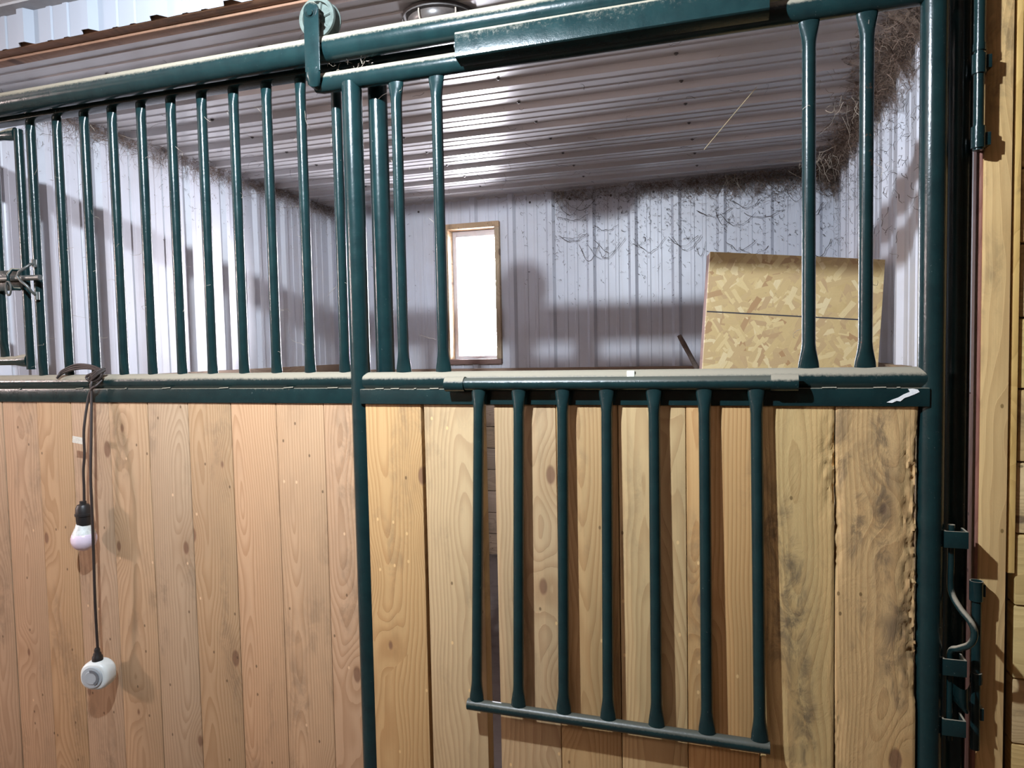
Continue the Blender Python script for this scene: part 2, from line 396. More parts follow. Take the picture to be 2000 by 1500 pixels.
# sheets of the back wall, ribs upright (window sheet cut in pieces around the hole)
zb0 = 1.16
cuts = [XL, -1.74, WX0, WX1, -.50, XR]
def bw(x0, x1, z0, z1): sheet('metal_sheet', wall_back, WALLMETAL, (x0, YB, z0), (1, 0, 0), (0, 0, 1), (0, -1, 0), x1 - x0, z1 - z0, phase=((x0 - XL) + .06) % PITCH, wob=.0012)
bw(XL, WX0, zb0, ZC); bw(WX0, WX1, zb0, WZ0); bw(WX0, WX1, WZ1, ZC); bw(WX1, -.50, zb0, ZC); bw(-.50, XR, zb0, ZC)
def lining(parent, x0, x1, y, z0, z1):
    z = z0
    while z < z1 - .02:
        h = .136; zz = min(z + h - .004, z1); dy = random.uniform(-.003, .003)
        box_at('plank', x0, x1, y - .038 + dy, y + dy - .004, z, zz, PLANK_H, parent, .003); z += h
lining(wall_back, XL + .04, XR - .04, YB, .05, zb0 + .07)

wall_left = struct(box('wall_left', XL - .1, XL - .004, .05, YB, 0, 2.45, mat=BACKING))
sheet('metal_sheet', wall_left, WALLMETAL, (XL, .06, zb0), (0, 1, 0), (0, 0, 1), (1, 0, 0), 1.30, ZC - zb0, phase=.10, wob=.0012)
sheet('metal_sheet', wall_left, WALLMETAL, (XL, 1.36, zb0), (0, 1, 0), (0, 0, 1), (1, 0, 0), YB - 1.36, ZC - zb0, phase=(1.30 + .10) % PITCH, wob=.0012)
z = .05
while z < 1.2:
    o = mesh_obj('plank', box_bm(-1.22, 1.22, -.017, .017, -.066, .066, .003), PLANK_H, wall_left, True); o.location = (XL + .019, 1.32, z + .066); o.rotation_euler = (0, 0, math.pi / 2); z += .136

wall_right = struct(box('wall_right', XR + .004, XR + .1, .06, YB, 0, 2.45, mat=BACKING))
sheet('metal_sheet', wall_right, WALLMETAL, (XR, .08, zb0), (0, 1, 0), (0, 0, 1), (-1, 0, 0), 1.30, ZC - zb0, phase=.02, wob=.0012)
sheet('metal_sheet', wall_right, WALLMETAL, (XR, 1.38, zb0), (0, 1, 0), (0, 0, 1), (-1, 0, 0), YB - 1.38, ZC - zb0, phase=(1.30 + .02) % PITCH, wob=.0012)
z = .05
while z < 1.2:
    o = mesh_obj('plank', box_bm(-1.22, 1.22, -.017, .017, -.066, .066, .003), PLANK_H, wall_right, True); o.location = (XR - .019, 1.32, z + .066); o.rotation_euler = (0, 0, math.pi / 2); z += .136

ceiling = struct(box('ceiling', XL - .1, 4.0, .16, YB + .1, ZC + .004, 2.45, mat=BACKING))
y = .16; k = 0
while y < YB - .01:
    y1 = min(y + .992, YB)
    sheet('metal_sheet', ceiling, CEILMETAL, (XL, y, ZC - .0005 * k), (0, 1, 0), (1, 0, 0), (0, 0, -1), y1 - y, XR - XL, phase=(y - .16 + .07) % PITCH, wob=.0015)
    y = y1; k += 1
# header: two brown timbers, with the white ribbed fascia in front
trim = struct(empty('trim_1'), 'rough brown timbers along the foot of the white ribbed fascia')
for (y0, y1, z0) in ((.070, .108, 2.297), (.110, .150, 2.290)):
    box_at('timber', -4.0, .40, y0, y1, z0, z0 + .098, RAW, trim, .004)
wf = struct(mesh_obj('wall_fascia', box_bm(-4.0, 4.0, .108, .16, 2.305, 2.60), BACKING))
x = -3.968; i = 0
while x < 3.9:
    sheet('metal_sheet', wf, FASCIA, (x, .068, 2.298), (1, 0, 0), (0, 0, 1), (0, -1, 0), .992, .099, phase=.07 + .0, h=1.15); x += .992
box_at('edge_trim', -4.0, 4.0, .020, .108, 2.397, 2.404, GREYTRIM, wf, 0)
ac = struct(mesh_obj('ceiling_aisle', box_bm(-9, 4, -4.2, .108, 3.3, 3.4), AISLEC))
tr2 = struct(mesh_obj('trim_2', box_bm(-9, 4, -.005, .047, 2.404, 2.4295, .003), AISLEC))
struct(mesh_obj('trim_3', box_bm(-9, 4, -.22, .104, 2.43, 3.3, .004), AISLEC), 'white boxed soffit above the fascia')
struct(box('wall_aisle', -9, 4, -4.3, -4.2, 0, 3.4, mat=AISLEW))
struct(box('wall_aisle_left', -9.1, -9, -4.3, YB + .1, 0, 3.4, mat=AISLEW))
struct(box('wall_aisle_right', 4.0, 4.1, -4.3, YB + .1, 0, 3.4, mat=AISLEW))
# left neighbour stall: closed behind its front
struct(box('wall_neighbour', -9, XL - .1, 2.55, 2.65, 0, 2.5, mat=AISLEW))
struct(box('ceiling_neighbour', -9, XL - .1, .16, 2.6, ZC, 2.45, mat=AISLEC))

# timber wall at the right of the doorway
wr = struct(box('wall_front_right', .53, 4.0, .045, .10, 0, 2.5, mat=BACKING))
zj = [.02, .16, .30, .44, .56, .690, .836, .976, 1.115, 1.255, 1.39, 1.53, 1.67, 1.81, 1.95, 2.09, 2.23]
for a, c in zip(zj, zj[1:] + [2.37]):
    box_at('plank', .5225, 1.9, -.008 + random.uniform(-.002, .002), .030, a + .001, c - .0025, SIDEPLANK, wr, .003)
pz = empty('wood_post', (.48, 0, 0)); tag(pz, 'tall yellow wooden post with dark smudges at the right of the doorway', 'post')
box_at('post_face', .458, .5035, -.022, .022, 0, 2.43, POSTWOOD, pz, .004)
box_at('rough_edge', .452, .4585, -.016, .022, 0, 2.43, RAWV, pz, .003)['label'] = 'rough reddish brown sawn edge'
tag(box_at('wood_batten', .5065, .5195, -.016, .020, .90, 2.42, POSTWOOD, None, .002), 'narrow upright wooden batten between yellow post and stacked side planks', 'batten')
tag(box_at('wall_flashing', .4575, .4630, .0225, .25, 1.245, 2.42, FASCIA, None, .0008), 'narrow white metal strip behind the yellow wooden post', 'flashing')
tag(box_at('jamb_board', .456, .4635, .0225, .25, 0, 1.243, RAWV, None, .002), 'red brown jamb board below the white metal strip', 'board')

# window
win = struct(empty('window_1', (-1.545, YB, 1.70)), 'narrow upright window blown white by daylight')
def wpart(n, x0, x1, y0, y1, z0, z1, mat, bev=.003):
    return box_at(n, x0, x1, y0, y1, z0, z1, mat, win, bev)
FX0, FX1, FZ0, FZ1 = -1.728, -1.358, 1.257, 2.140
WOODF = mat_wood('window_frame_wood', (.52, .37, .22), (.38, .24, .13), (.14, .09, .06), .4, .8)
WOODS = mat_wood('window_sill_wood', (.26, .17, .14), (.17, .10, .085), (.10, .06, .05), .6, 1.0, axis=0)
wpart('frame_stile', FX0, FX0 + .030, YB - .030, YB + .10, FZ0 + .032, FZ1 - .034, WOODF)
wpart('frame_stile', FX1 - .030, FX1, YB - .030, YB + .10, FZ0 + .032, FZ1 - .034, WOODF)
wpart('frame_head', FX0, FX1, YB - .032, YB + .10, FZ1 - .034, FZ1, WOODF)
wpart('frame_sill', FX0, FX1, YB - .034, YB + .10, FZ0, FZ0 + .032, WOODS)
sx0, sx1, sz0, sz1 = FX0 + .030, FX1 - .030, FZ0 + .032, FZ1 - .034
t = .026
wpart('sash_stile', sx0, sx0 + t, YB + .05, YB + .09, sz0, sz1, VINYL); wpart('sash_stile', sx1 - t * .55, sx1, YB + .05, YB + .09, sz0, sz1, VINYL)
wpart('sash_rail', sx0 + t, sx1 - t * .55, YB + .05, YB + .09, sz0, sz0 + t * .8, VINYL); wpart('sash_rail', sx0 + t, sx1 - t * .55, YB + .05, YB + .09, sz1 - t * 1.5, sz1, VINYL)
wpart('pane', sx0 + t - .004, sx1 - t * .55 + .004, YB + .068, YB + .072, sz0 + t * .8 - .004, sz1 - t * 1.5 + .004, GLASS, 0)

# ------------------------------------------------------------------ fixed stall front panel
S = .1016
panel = tag(empty('stall_partition', (-1.6, 0, 0)), 'fixed dark green barred stall front over pine planks, left of the sliding door', 'stall panel')
local(mesh_obj('top_rail', box_bm(-3.3, .43, -.024, .024, 2.042, 2.098, .010), GREEN, None, True), panel)
tube('mid_rail', [(-3.3, 0, 1.279), (-2, 0, 1.279), (-.84, 0, 1.279)], .022, GREEN, panel)
local(mesh_obj('channel', box_bm(-3.3, -.84, -.0235, .0235, 1.222, 1.2605, .002), GREEN, None, True), panel)
for i in range(11):
    X = -1.9485 + i * S
    bar('bar', (X, 0, 1.298), (X, 0, 2.046), .0128, GREEN, panel, flat1=True, wide=1.28, thin=.7, L=.045)
for X in (-2.52, -2.62, -2.72, -2.82, -2.93, -3.03):
    bar('bar', (X, 0, 1.298), (X, 0, 2.046), .0128, GREEN, panel)
tube('post', [(-.818, 0, 0), (-.818, 0, 1), (-.818, 0, 2.044)], .0235, GREEN, panel)
tube('post', [(-3.3, 0, 0), (-3.3, 0, 1), (-3.3, 0, 2.044)], .0235, GREEN, panel)
ed = [-3.28, -3.14, -3.0, -2.86, -2.72, -2.58, -2.44, -2.30, -2.235, -2.100, -1.962, -1.830, -1.690, -1.550, -1.412, -1.271, -1.130, -.988, -.842]
for a, c in zip(ed, ed[1:]):
    dy = random.uniform(-.0012, .0012); gp = random.choice((.0012, .002, .0025))
    o = box_at('plank', a + gp * .5, c - gp * .5, -.0185 + dy, .0185 + dy, .03, 1.2225, PLANK, panel, .0022)
# weld stitches along the seam of the mid rail
wbm = bmesh.new()
for X in (-2.25, -2.02, -1.80, -1.62, -1.49, -1.30, -1.10, -.97):
    L = random.choice((.008, .03))
    tube_bm([(X, -.0225, 1.2605), (X + L, -.0235, 1.262 + random.uniform(-.002, .002))], .0022, 6, True, wbm)
wo = mesh_obj('weld_beads', wbm, GREEN, None, True); local(wo, panel); wo['kind'] = 'stuff'

track = tag(empty('door_track', (-.5, -.06, 2.07)), 'dust topped green pipe track running along the top of the stall front', 'track')
tube('track_pipe', [(-3.3, -.060, 2.0735)] + [(-3.3 + i * .25, -.060, 2.0735) for i in range(1, 15)] + [(.40, -.060, 2.0735)], .0305, GREEN, track, 28)
for X in (-3.2, .405):
    local(mesh_obj('track_bracket', box_bm(X - .02, X + .02, -.085, -.025, 2.03, 2.11, .003), GREEN), track)

# framed little feed gate in the panel at the far left
gate = tag(empty('feed_gate', (-2.2, 0, 1.32)), 'small green barred feed gate with side latch at the left edge', 'gate')
tube('stile', [(-1.997, 0, 1.318), (-1.997, 0, 1.7), (-1.997, 0, 2.024)], .0125, GREEN, gate)
tube('stile', [(-2.425, 0, 1.318), (-2.425, 0, 1.7), (-2.425, 0, 2.024)], .0125, GREEN, gate)
for zz in (1.345, 2.013):
    tube('gate_rail', [(-2.415, 0, zz), (-2.06, 0, zz), (-2.03, 0, zz), (-2.008, 0, zz)], [.0135, .0135, .0145, .012], GREEN, gate, 16, True, [(1, 1), (1, 1), (1, 1.25), (1, 1.6)])
for X in (-2.10, -2.205, -2.31):
    bar('bar', (X, 0, 1.355), (X, 0, 2.005), .0125, GREEN, gate)
latch = tag(empty('slide_bolt', (-2.0, -.03, 1.58)), 'dusty steel slide bolt with ring across the small feed gate', 'bolt')
bb = box_bm(-2.30, -1.988, -.020, -.0165, 1.553, 1.613, .002)
local(mesh_obj('bolt_plate', bb, GREEN, None, True), latch)
tube('bolt_rod', [(-2.30, -.032, 1.590), (-2.1, -.032, 1.588), (-1.902, -.032, 1.584)], .008, STEEL, latch, 14)
tube('bolt_guide', [(-1.999, -.018, 1.612), (-2.009, -.034, 1.612), (-2.010, -.046, 1.596), (-2.010, -.046, 1.574), (-2.009, -.034, 1.556), (-1.999, -.018, 1.556)], .005, GREEN, latch, 10)
ring = [(-2.008 + .010 * math.cos(a), -.048, 1.556 + .020 * math.sin(a)) for a in [2 * math.pi * k / 20 for k in range(21)]]
tube('ring', ring, .0028, STEEL, latch, 8, False)
clip = tag(empty('bolt_hook', (-1.93, -.03, 1.58)), 'bent wire hook holding the slide bolt against the first bar', 'hook')
tube('wire', [(-1.943, -.014, 1.628), (-1.940, -.030, 1.624), (-1.948, -.042, 1.612), (-1.966, -.046, 1.602), (-1.972, -.047, 1.588), (-1.958, -.046, 1.574), (-1.942, -.044, 1.562), (-1.936, -.034, 1.545), (-1.938, -.016, 1.532)], .004, STEEL, clip, 10)
tube('hook_collar', [(-1.945, -.0145, 1.618), (-1.942, -.0165, 1.640)], .007, STEEL, clip, 12)
tube('hook_collar', [(-1.938, -.0165, 1.522), (-1.938, -.0165, 1.545)], .007, STEEL, clip, 12)

# ------------------------------------------------------------------ sliding door
YD = -.0615
door = tag(empty('stall_door', (-.25, YD, 0)), 'green framed sliding stall door with pine planks and open feeding hatch', 'door')
tube('door_post', [(-.853, YD, .02), (-.853, YD, 1), (-.853, YD, 1.985)], .0235, GREEN, door, 24)
tube('door_post', [(.3635, YD, .02), (.3635, YD, 1), (.3635, YD, 2.035)], .0235, GREEN, door, 24)
tube('top_rail', [(-.948, YD - .002, 1.995), (-.93, YD, 1.995), (-.5, YD, 1.995), (.0, YD, 1.995), (.345, YD, 1.995)], [.020, .0232, .0232, .0232, .0232], GREEN, door, 24)
tube('mid_rail', [(-.838, YD, 1.2795), (-.3, YD, 1.2795), (.352, YD, 1.2795)], .0215, GREEN, door, 24)
local(mesh_obj('channel', box_bm(-.842, .356, YD - .0265, YD + .0235, 1.2265, 1.2615, .002), GREEN, None, True), door)
for X, mt in ((-.7374, GREEN), (-.7374 + S, GREEN), (.1486, GREEN), (.1486 + S, GREEN_RUST)):
    bar('bar', (X, YD, 1.298), (X, YD, 1.978), .0128, mt, door, wide=1.55, thin=.55, L=.052)
dp = [(-.833, -.688), (-.680, -.5395), (-.508, -.3655), (-.364, -.2295), (-.228, -.0890), (-.0878, .0545), (.0558, .1940), (.1958, .3385)]
for i, (a, c) in enumerate(dp):
    dy = random.uniform(-.002, .001)
    if i < 6: box_at('plank', a, c, YD - .019 + dy, YD + .019 + dy, .03, 1.2275, PLANK_D, door, .0025)
    else:
        # horse-gnawed boards: front face dented and splintered along the chewed edges
        pb = bmesh.new(); nx, nz = 36, 190; W_, H_ = c - a, 1.1975; fr = []; bk = []
        for j in range(nz + 1):
            z = -H_ / 2 + H_ * j / nz; zw = z + .62875; row = []; rowb = []
            for k in range(nx + 1):
                x = -W_ / 2 + W_ * k / nx; el = (x + W_ / 2); er = (W_ / 2 - x)
                def band(v, lo, hi, f): return max(0, min(1, (v - lo) / f)) * max(0, min(1, (hi - v) / f))
                if i == 7: gz = max(0, 1 - er / .034) * band(zw, .62, 1.23, .12) + .9 * max(0, 1 - el / .014) * band(zw, .86, 1.14, .07) + .5 * max(0, 1 - el / .02) * band(zw, .45, .66, .06)
                else: gz = .8 * max(0, 1 - er / .030) * band(zw, 1.0, 1.22, .06)
                q = .5 + .5 * noise.noise(Vector((x * 90, zw * 38, i))) + .45 * noise.noise(Vector((x * 240, zw * 120, i)))
                d = .016 * gz * max(0, q) ** 1.2 + .0009 * gz
                xs = x
                if k == nx and i == 7: xs -= .005 * gz * max(0, q)
                if k == 0 and i == 7: xs += .004 * gz * max(0, q)
                e = min(el, er); rd = .0025 * max(0, 1 - e / .0025) ** 2
                row.append(pb.verts.new((xs, -.019 + d + rd, z))); rowb.append(pb.verts.new((xs, .019, z)) if k in (0, nx) else None)
            fr.append(row); bk.append((rowb[0], rowb[nx]))
        for j in range(nz):
            for k in range(nx): pb.faces.new((fr[j][k], fr[j][k + 1], fr[j + 1][k + 1], fr[j + 1][k]))
            pb.faces.new((bk[j][0], fr[j][0], fr[j + 1][0], bk[j + 1][0])); pb.faces.new((fr[j][nx], bk[j][1], bk[j + 1][1], fr[j + 1][nx])); pb.faces.new((bk[j][1], bk[j][0], bk[j + 1][0], bk[j + 1][1]))
        pb.faces.new([bk[0][0], bk[0][1]] + fr[0][::-1]); pb.faces.new([bk[nz][1], bk[nz][0]] + fr[nz])
        bmesh.ops.recalc_face_normals(pb, faces=pb.faces)
        o = mesh_obj('plank', pb, PLANK_CHEW, None, True); o.parent = door; o.location = Vector(((a + c) / 2, YD + dy, .62875)) - door.location
local(mesh_obj('bottom_channel', box_bm(-.835, .345, YD - .026, YD + .024, .01, .05, .002), GREEN, None, True), door)
# hanger: strap, bent foot and grooved wheel on the track
hb = box_bm(-.952, -.912, -.1015, -.0965, 2.010, 2.150, .0015)
hanger = local(mesh_obj('hanger_strap', hb, GREEN, None, True), door)
cap = lathe_bm([(0.0005, 0), (.018, 0), (.020, .001), (.020, .004), (.018, .005), (.0005, .005)], 28, None, Matrix.Translation((-.932, -.0965, 2.150)) @ Matrix.Rotation(math.pi / 2, 4, 'X'))
local(mesh_obj('hanger_top', cap, GREEN, None, True), door)
ft = [(-.932, -.099, 2.02), (-.934, -.097, 2.000), (-.938, -.088, 1.988), (-.938, -.070, 1.990)]
local(mesh_obj('hanger_foot', tube_bm(ft, .012, 12, True, None, [(1.6, .3), (1.6, .4), (1.4, .8), (1.2, 1.2)]), GREEN, None, True), door)
DUSTW = mat_plain('dusty_wheel', (.105, .13, .115), .85, 0, .2, .6, 70)
WT = Matrix.Translation((-.932, -.060, 2.1435)) @ Matrix.Rotation(math.pi / 2, 4, 'X')
wh = lathe_bm([(.0005, -.006), (.034, -.006), (.036, -.016), (.047, -.016), (.048, -.012), (.0405, -.002), (.0405, .002), (.048, .012), (.047, .018), (.038, .018), (.036, .008), (.016, .008), (.014, .014), (.0005, .014)], 40, None, WT)
wheel = local(mesh_obj('wheel', wh, DUSTW, None, True), door)
for k in range(6):
    a = k * math.pi / 3 + .3
    sb = tube_bm([(.012 * math.cos(a), .012 * math.sin(a), .010), (.037 * math.cos(a), .037 * math.sin(a), .010)], .0035, 6)
    bmesh.ops.transform(sb, matrix=WT, verts=sb.verts)
    o = mesh_obj('spoke', sb, DUSTW, wheel, True)
ab = tube_bm([(-.932, -.106, 2.1435), (-.932, -.04, 2.1435)], .007, 12)
o = mesh_obj('axle_bolt', ab, GREEN, wheel, True)
# square box cover bolted along the front of the top rail
cov = bmesh.new()
sec = [(-.122, 1.984), (-.122, 2.030), (-.1195, 2.0355), (-.115, 2.038), (-.090, 2.039), (-.084, 2.034), (-.0835, 2.0), (-.086, 1.976), (-.118, 1.981)]
ra = [cov.verts.new((-.565, y, z)) for y, z in sec]; rb = [cov.verts.new((.074, y, z)) for y, z in sec]
for i in range(len(sec)): cov.faces.new((ra[i], rb[i], rb[(i + 1) % len(sec)], ra[(i + 1) % len(sec)]))
cov.faces.new(list(reversed(ra)) if False else ra[::-1]); cov.faces.new(rb); bmesh.ops.recalc_face_normals(cov, faces=cov.faces)
cover = local(mesh_obj('box_cover', cov, GREEN, None, True), door)
cb_ = lathe_bm([(.0005, 0), (.011, 0), (.011, .002), (.007, .003), (.0065, .007), (.0005, .007)], 16, None, Matrix.Translation((-.565, -.103, 2.012)) @ Matrix.Rotation(-math.pi / 2, 4, 'Y'))
mesh_obj('cover_bolt', cb_, STEEL, cover, True)
local(mesh_obj('chip', box_bm(-.480, -.452, -.1226, -.1218, 1.984, 1.990, 0), WHITEP), door)
# hinge sleeves for the drop-down grille, welded on the mid rail
YG, ZG = -.1045, 1.2735
for a, c in ((-.612, -.566), (.0755, .1255)):
    tube('hinge_sleeve', [(a, YG, ZG), ((a + c) / 2, YG, ZG), (c, YG, ZG)], .0170, GREEN, door, 20)
# paint scrapes
def splat(name, pts, y, mat):
    bm = bmesh.new(); f = bm.faces.new([bm.verts.new((x, y, z)) for x, z in pts]); r = bmesh.ops.extrude_face_region(bm, geom=[f])
    bmesh.ops.translate(bm, verts=[v for v in r['geom'] if isinstance(v, bmesh.types.BMVert)], vec=(0, .0012, 0)); bmesh.ops.recalc_face_normals(bm, faces=bm.faces)
    return local(mesh_obj(name, bm, mat), door)
splat('paint_scrape', [(.283, 1.2345), (.292, 1.2335), (.300, 1.2375), (.306, 1.2365), (.313, 1.2430), (.320, 1.2455), (.330, 1.2500), (.338, 1.2545), (.335, 1.2590), (.327, 1.2605), (.319, 1.2600), (.322, 1.2545), (.312, 1.2500), (.303, 1.2440), (.292, 1.2395)], YD - .0277, WHITEP)
o = box_bm(-.209, -.192, YD - .021, YD - .0135, 1.280, 1.2992, .002); o = local(mesh_obj('cream_smear', o, CREAM, None, True), door)
wbm = bmesh.new()
for X in (-.80, -.76, -.70, -.66, .17, .19, .26, .30):
    L = random.choice((.006, .022)); tube_bm([(X, YD - .0255, 1.2620), (X + L, YD - .0260, 1.2625)], .0020, 6, True, wbm)
local(mesh_obj('weld_beads', wbm, GREEN, None, True), door)['kind'] = 'stuff'

# ------------------------------------------------------------------ drop-down feeding grille
gr = tag(empty('feed_grille', (-.25, -.12, 1.2)), 'seven bar green feeding grille hanging folded down over the door planks', 'grille')
gt = [-.534, -.441, -.343, -.248, -.150, -.050, .049]; gb = [-.551, -.452, -.349, -.252, -.150, -.0485, .0535]
tube('top_pipe', [(-.60, YG, ZG), (-.25, YG, ZG), (.115, YG, ZG)], .0142, GREEN_CLEAN, gr)
tube('bottom_rail', [(-.572, -.119, .5465), (-.25, -.119, .5455), (.0725, -.119, .5445)], .0128, GREEN_CLEAN, gr)
for a, c in zip(gt, gb):
    bar('bar', (c, -.119, .556), (a, YG, ZG - .011), .0118, GREEN_CLEAN, gr, wide=1.45, thin=.7, L=.05)

# ------------------------------------------------------------------ right frame post, latch, hinges
fp = tag(empty('frame_post', (.4225, 0, 0)), 'dark green fixed pipe post behind the right edge of the sliding door', 'post')
tube('post', [(.4225, .005, 0), (.4225, .005, 1.2), (.4225, .005, 2.42)], .0225, GREEN, fp, 24)
la = tag(empty('door_latch', (.40, -.07, .8)), 'green strap and rod latch on the lower right door post', 'latch')
for zc in (.975, .729, .6115):
    bm = bmesh.new(); box_bm(.384, .424, -.0795, -.0755, zc - .016, zc + .016, .001, bm); box_bm(.420, .424, -.0755, -.045, zc - .016, zc + .016, .001, bm); box_bm(.384, .388, -.0755, -.045, zc - .016, zc + .016, .001, bm)
    local(mesh_obj('strap', bm, GREEN, None, True), la)
def smooth_path(pts, k=6):
    P = [Vector(p) for p in pts]; out = []
    for i in range(len(P) - 1):
        p0, p1, p2, p3 = P[max(i - 1, 0)], P[i], P[i + 1], P[min(i + 2, len(P) - 1)]
        for j in range(k):
            t = j / k; out.append(.5 * ((2 * p1) + (p2 - p0) * t + (2 * p0 - 5 * p1 + 4 * p2 - p3) * t * t + (3 * p1 - p0 - 3 * p2 + p3) * t ** 3))
    out.append(P[-1]); return out
tube('rod_handle', smooth_path([(.400, -.062, 1.00), (.400, -.062, .93), (.400, -.064, .875), (.409, -.080, .848), (.424, -.098, .826), (.4285, -.102, .805), (.423, -.098, .785), (.410, -.080, .768), (.401, -.066, .756), (.400, -.062, .72), (.400, -.062, .58)]), .0060, GREEN, la, 12)
cp = bmesh.new(); n = 9; rows = []
for j, (zz, wd) in enumerate(((.694, 1), (.675, 1), (.660, .92), (.648, .6))):
    rows.append([cp.verts.new((.4035 + .0295 * (1 - wd) + .0295 * wd * (i / (n - 1)), -.064 - .018 * math.sin(math.pi * i / (n - 1)), zz - .004 * math.sin(math.pi * i / (n - 1)))) for i in range(n)])
for j in range(3):
    for i in range(n - 1): cp.faces.new((rows[j][i], rows[j][i + 1], rows[j + 1][i + 1], rows[j + 1][i]))
r = bmesh.ops.solidify(cp, geom=list(cp.faces), thickness=.003)
local(mesh_obj('catch_plate', cp, GREEN, None, True), la)
hp = tube('hinge_pin', [(.440, -.046, 1.700), (.440, -.046, 1.8), (.440, -.046, 2.03)], .0088, GREEN, pz, 16); hp['label'] = 'green hinge pin high on the post'
def sub(name, pts, r, parent): return mesh_obj(name, tube_bm(pts, r, 18), GREEN, parent, True)
for (z0, z1, rr) in ((1.892, 2.02, .0095), (1.880, 1.893, .0105), (1.839, 1.874, .0118), (1.704, 1.743, .0118)):
    sub('barrel', [(.440, -.046, z0), (.440, -.046, (z0 + z1) / 2), (.440, -.046, z1)], rr, hp)
hr = tube('hinge_rod', [(.448, -.046, .56), (.448, -.046, .70), (.448, -.046, .853)], .0082, GREEN, pz, 16); hr['label'] = 'green hinge rod low on the post'
so = bmesh.new(); n = 20
rings = [[so.verts.new((.447 + r * math.cos(2 * math.pi * k / n), -.046 + r * math.sin(2 * math.pi * k / n), zz)) for k in range(n)] for r, zz in ((.0115, .852), (.0115, .890), (.0095, .890), (.0095, .858))]
for i in range(3):
    for k in range(n): so.faces.new((rings[i][k], rings[i][(k + 1) % n], rings[i + 1][(k + 1) % n], rings[i + 1][k]))
so.faces.new(rings[3]); so.faces.new(rings[0][::-1])
mesh_obj('tube_socket', so, GREEN, hr, True)
sub('collar', [(.449, -.046, .690), (.449, -.046, .700), (.449, -.047, .712)], [.010, .0105, .0092], hr)
for zz in (1.86, 1.72): box_at('hinge_lug', .440, .460, -.049, -.018, zz - .012, zz + .012, GREEN, pz, .001)
for zz in (.872, .63): box_at('hinge_lug', .446, .462, -.049, -.018, zz - .012, zz + .012, GREEN, pz, .001)

# ------------------------------------------------------------------ cord with bulb, and timer
lampo = tag(empty('trouble_light', (-1.72, -.06, .9)), 'dark cord knotted over the rail with an unlit white bulb hanging', 'light')
YC = -.060
tube('cord', smooth_path([(-1.694, -.030, 1.285), (-1.700, -.045, 1.270), (-1.712, -.048, 1.262), (-1.727, -.048, 1.235), (-1.735, YC, 1.15), (-1.738, YC, 1.08), (-1.745, YC, 1.03), (-1.746, YC, .985), (-1.748, YC, .945)]), .0036, CORD, lampo, 10)
tube('cord', smooth_path([(-1.716, -.036, 1.290), (-1.715, -.047, 1.275), (-1.715, -.048, 1.24), (-1.710, YC, 1.13), (-1.708, YC - .010, 1.02), (-1.707, YC - .012, .94), (-1.712, YC - .010, .80), (-1.718, YC - .008, .66), (-1.722, YC - .004, .520)]), .0038, CORD, lampo, 10)
for k in range(3):   # loop thrown to the left along the rail
    e = .004 * k
    tube('cord_loop', smooth_path([(-1.700, -.020, 1.305 + e), (-1.74, -.020, 1.318 + e), (-1.80, -.018, 1.318 + e * 1.5), (-1.845, -.024, 1.306 + e), (-1.862 + e, -.030, 1.292 + e)]), .0035, CORD, lampo, 8)
kn = []
for k in range(46):
    a = k * .42; kn.append((-1.712 + .017 * math.cos(a) + .006 * math.sin(k * .31), -.034 - .011 * math.sin(a * .5), 1.296 + .013 * math.sin(a + .5) + .0035 * math.sin(k * .7)))
tube('knot', kn, .0038, CORD, lampo, 8)
for k in range(3):
    tube('cord_loop', smooth_path([(-1.728, -.030, 1.292), (-1.712, -.046, 1.288 + .004 * k), (-1.696, -.040, 1.302 + .004 * k), (-1.682, -.028, 1.314 + .003 * k)]), .0034, CORD, lampo, 8)
T = lambda x, z: Matrix.Translation((x, YC - .004, z))
sk = lathe_bm([(.0005, .068), (.0085, .068), (.009, .060), (.015, .058), (.0195, .050), (.0205, .034), (.0222, .033), (.0222, .027), (.0200, .026), (.0195, .010), (.0175, 0), (.0005, 0)], 28, None, T(-1.748, .877))
local(mesh_obj('socket', sk, BLACKRUB, None, True), lampo)
bl = lathe_bm([(.0005, -.076), (.010, -.075), (.020, -.071), (.028, -.063), (.0325, -.052), (.0335, -.046), (.0330, -.038), (.0305, -.0285), (.0290, -.027)], 36, None, T(-1.751, .880))
bulb = local(mesh_obj('bulb', bl, BULBW, None, True), lampo)
cl = lathe_bm([(.0293, -.0275), (.0285, -.025), (.0250, -.017), (.0205, -.007), (.0185, 0), (.0005, 0)], 36, None, T(-1.751, .880))
mesh_obj('bulb_collar', cl, BULBC, bulb, True)
tgm = box_bm(-.0195, .0195, -.0006, .0006, -.0095, .0095, .0003)
bmesh.ops.transform(tgm, matrix=Matrix.Translation((-1.756, YC - .003, 1.118)) @ Matrix.Rotation(.12, 4, 'Y'), verts=tgm.verts)
local(mesh_obj('paper_tag', tgm, PAPER, None, False), lampo)
pl = lathe_bm([(.0005, .036), (.0055, .036), (.008, .030), (.0075, .024), (.0105, .020), (.0105, .016), (.0135, .012), (.0145, 0), (.0005, 0)], 24, None, Matrix.Translation((-1.722, -.066, .489)))
local(mesh_obj('plug', pl, BLACKRUB, None, True), lampo)
tm = tag(empty('plug_timer', (-1.722, -.07, .45)), 'white plug in timer with grey dial hanging at the cord end', 'timer')
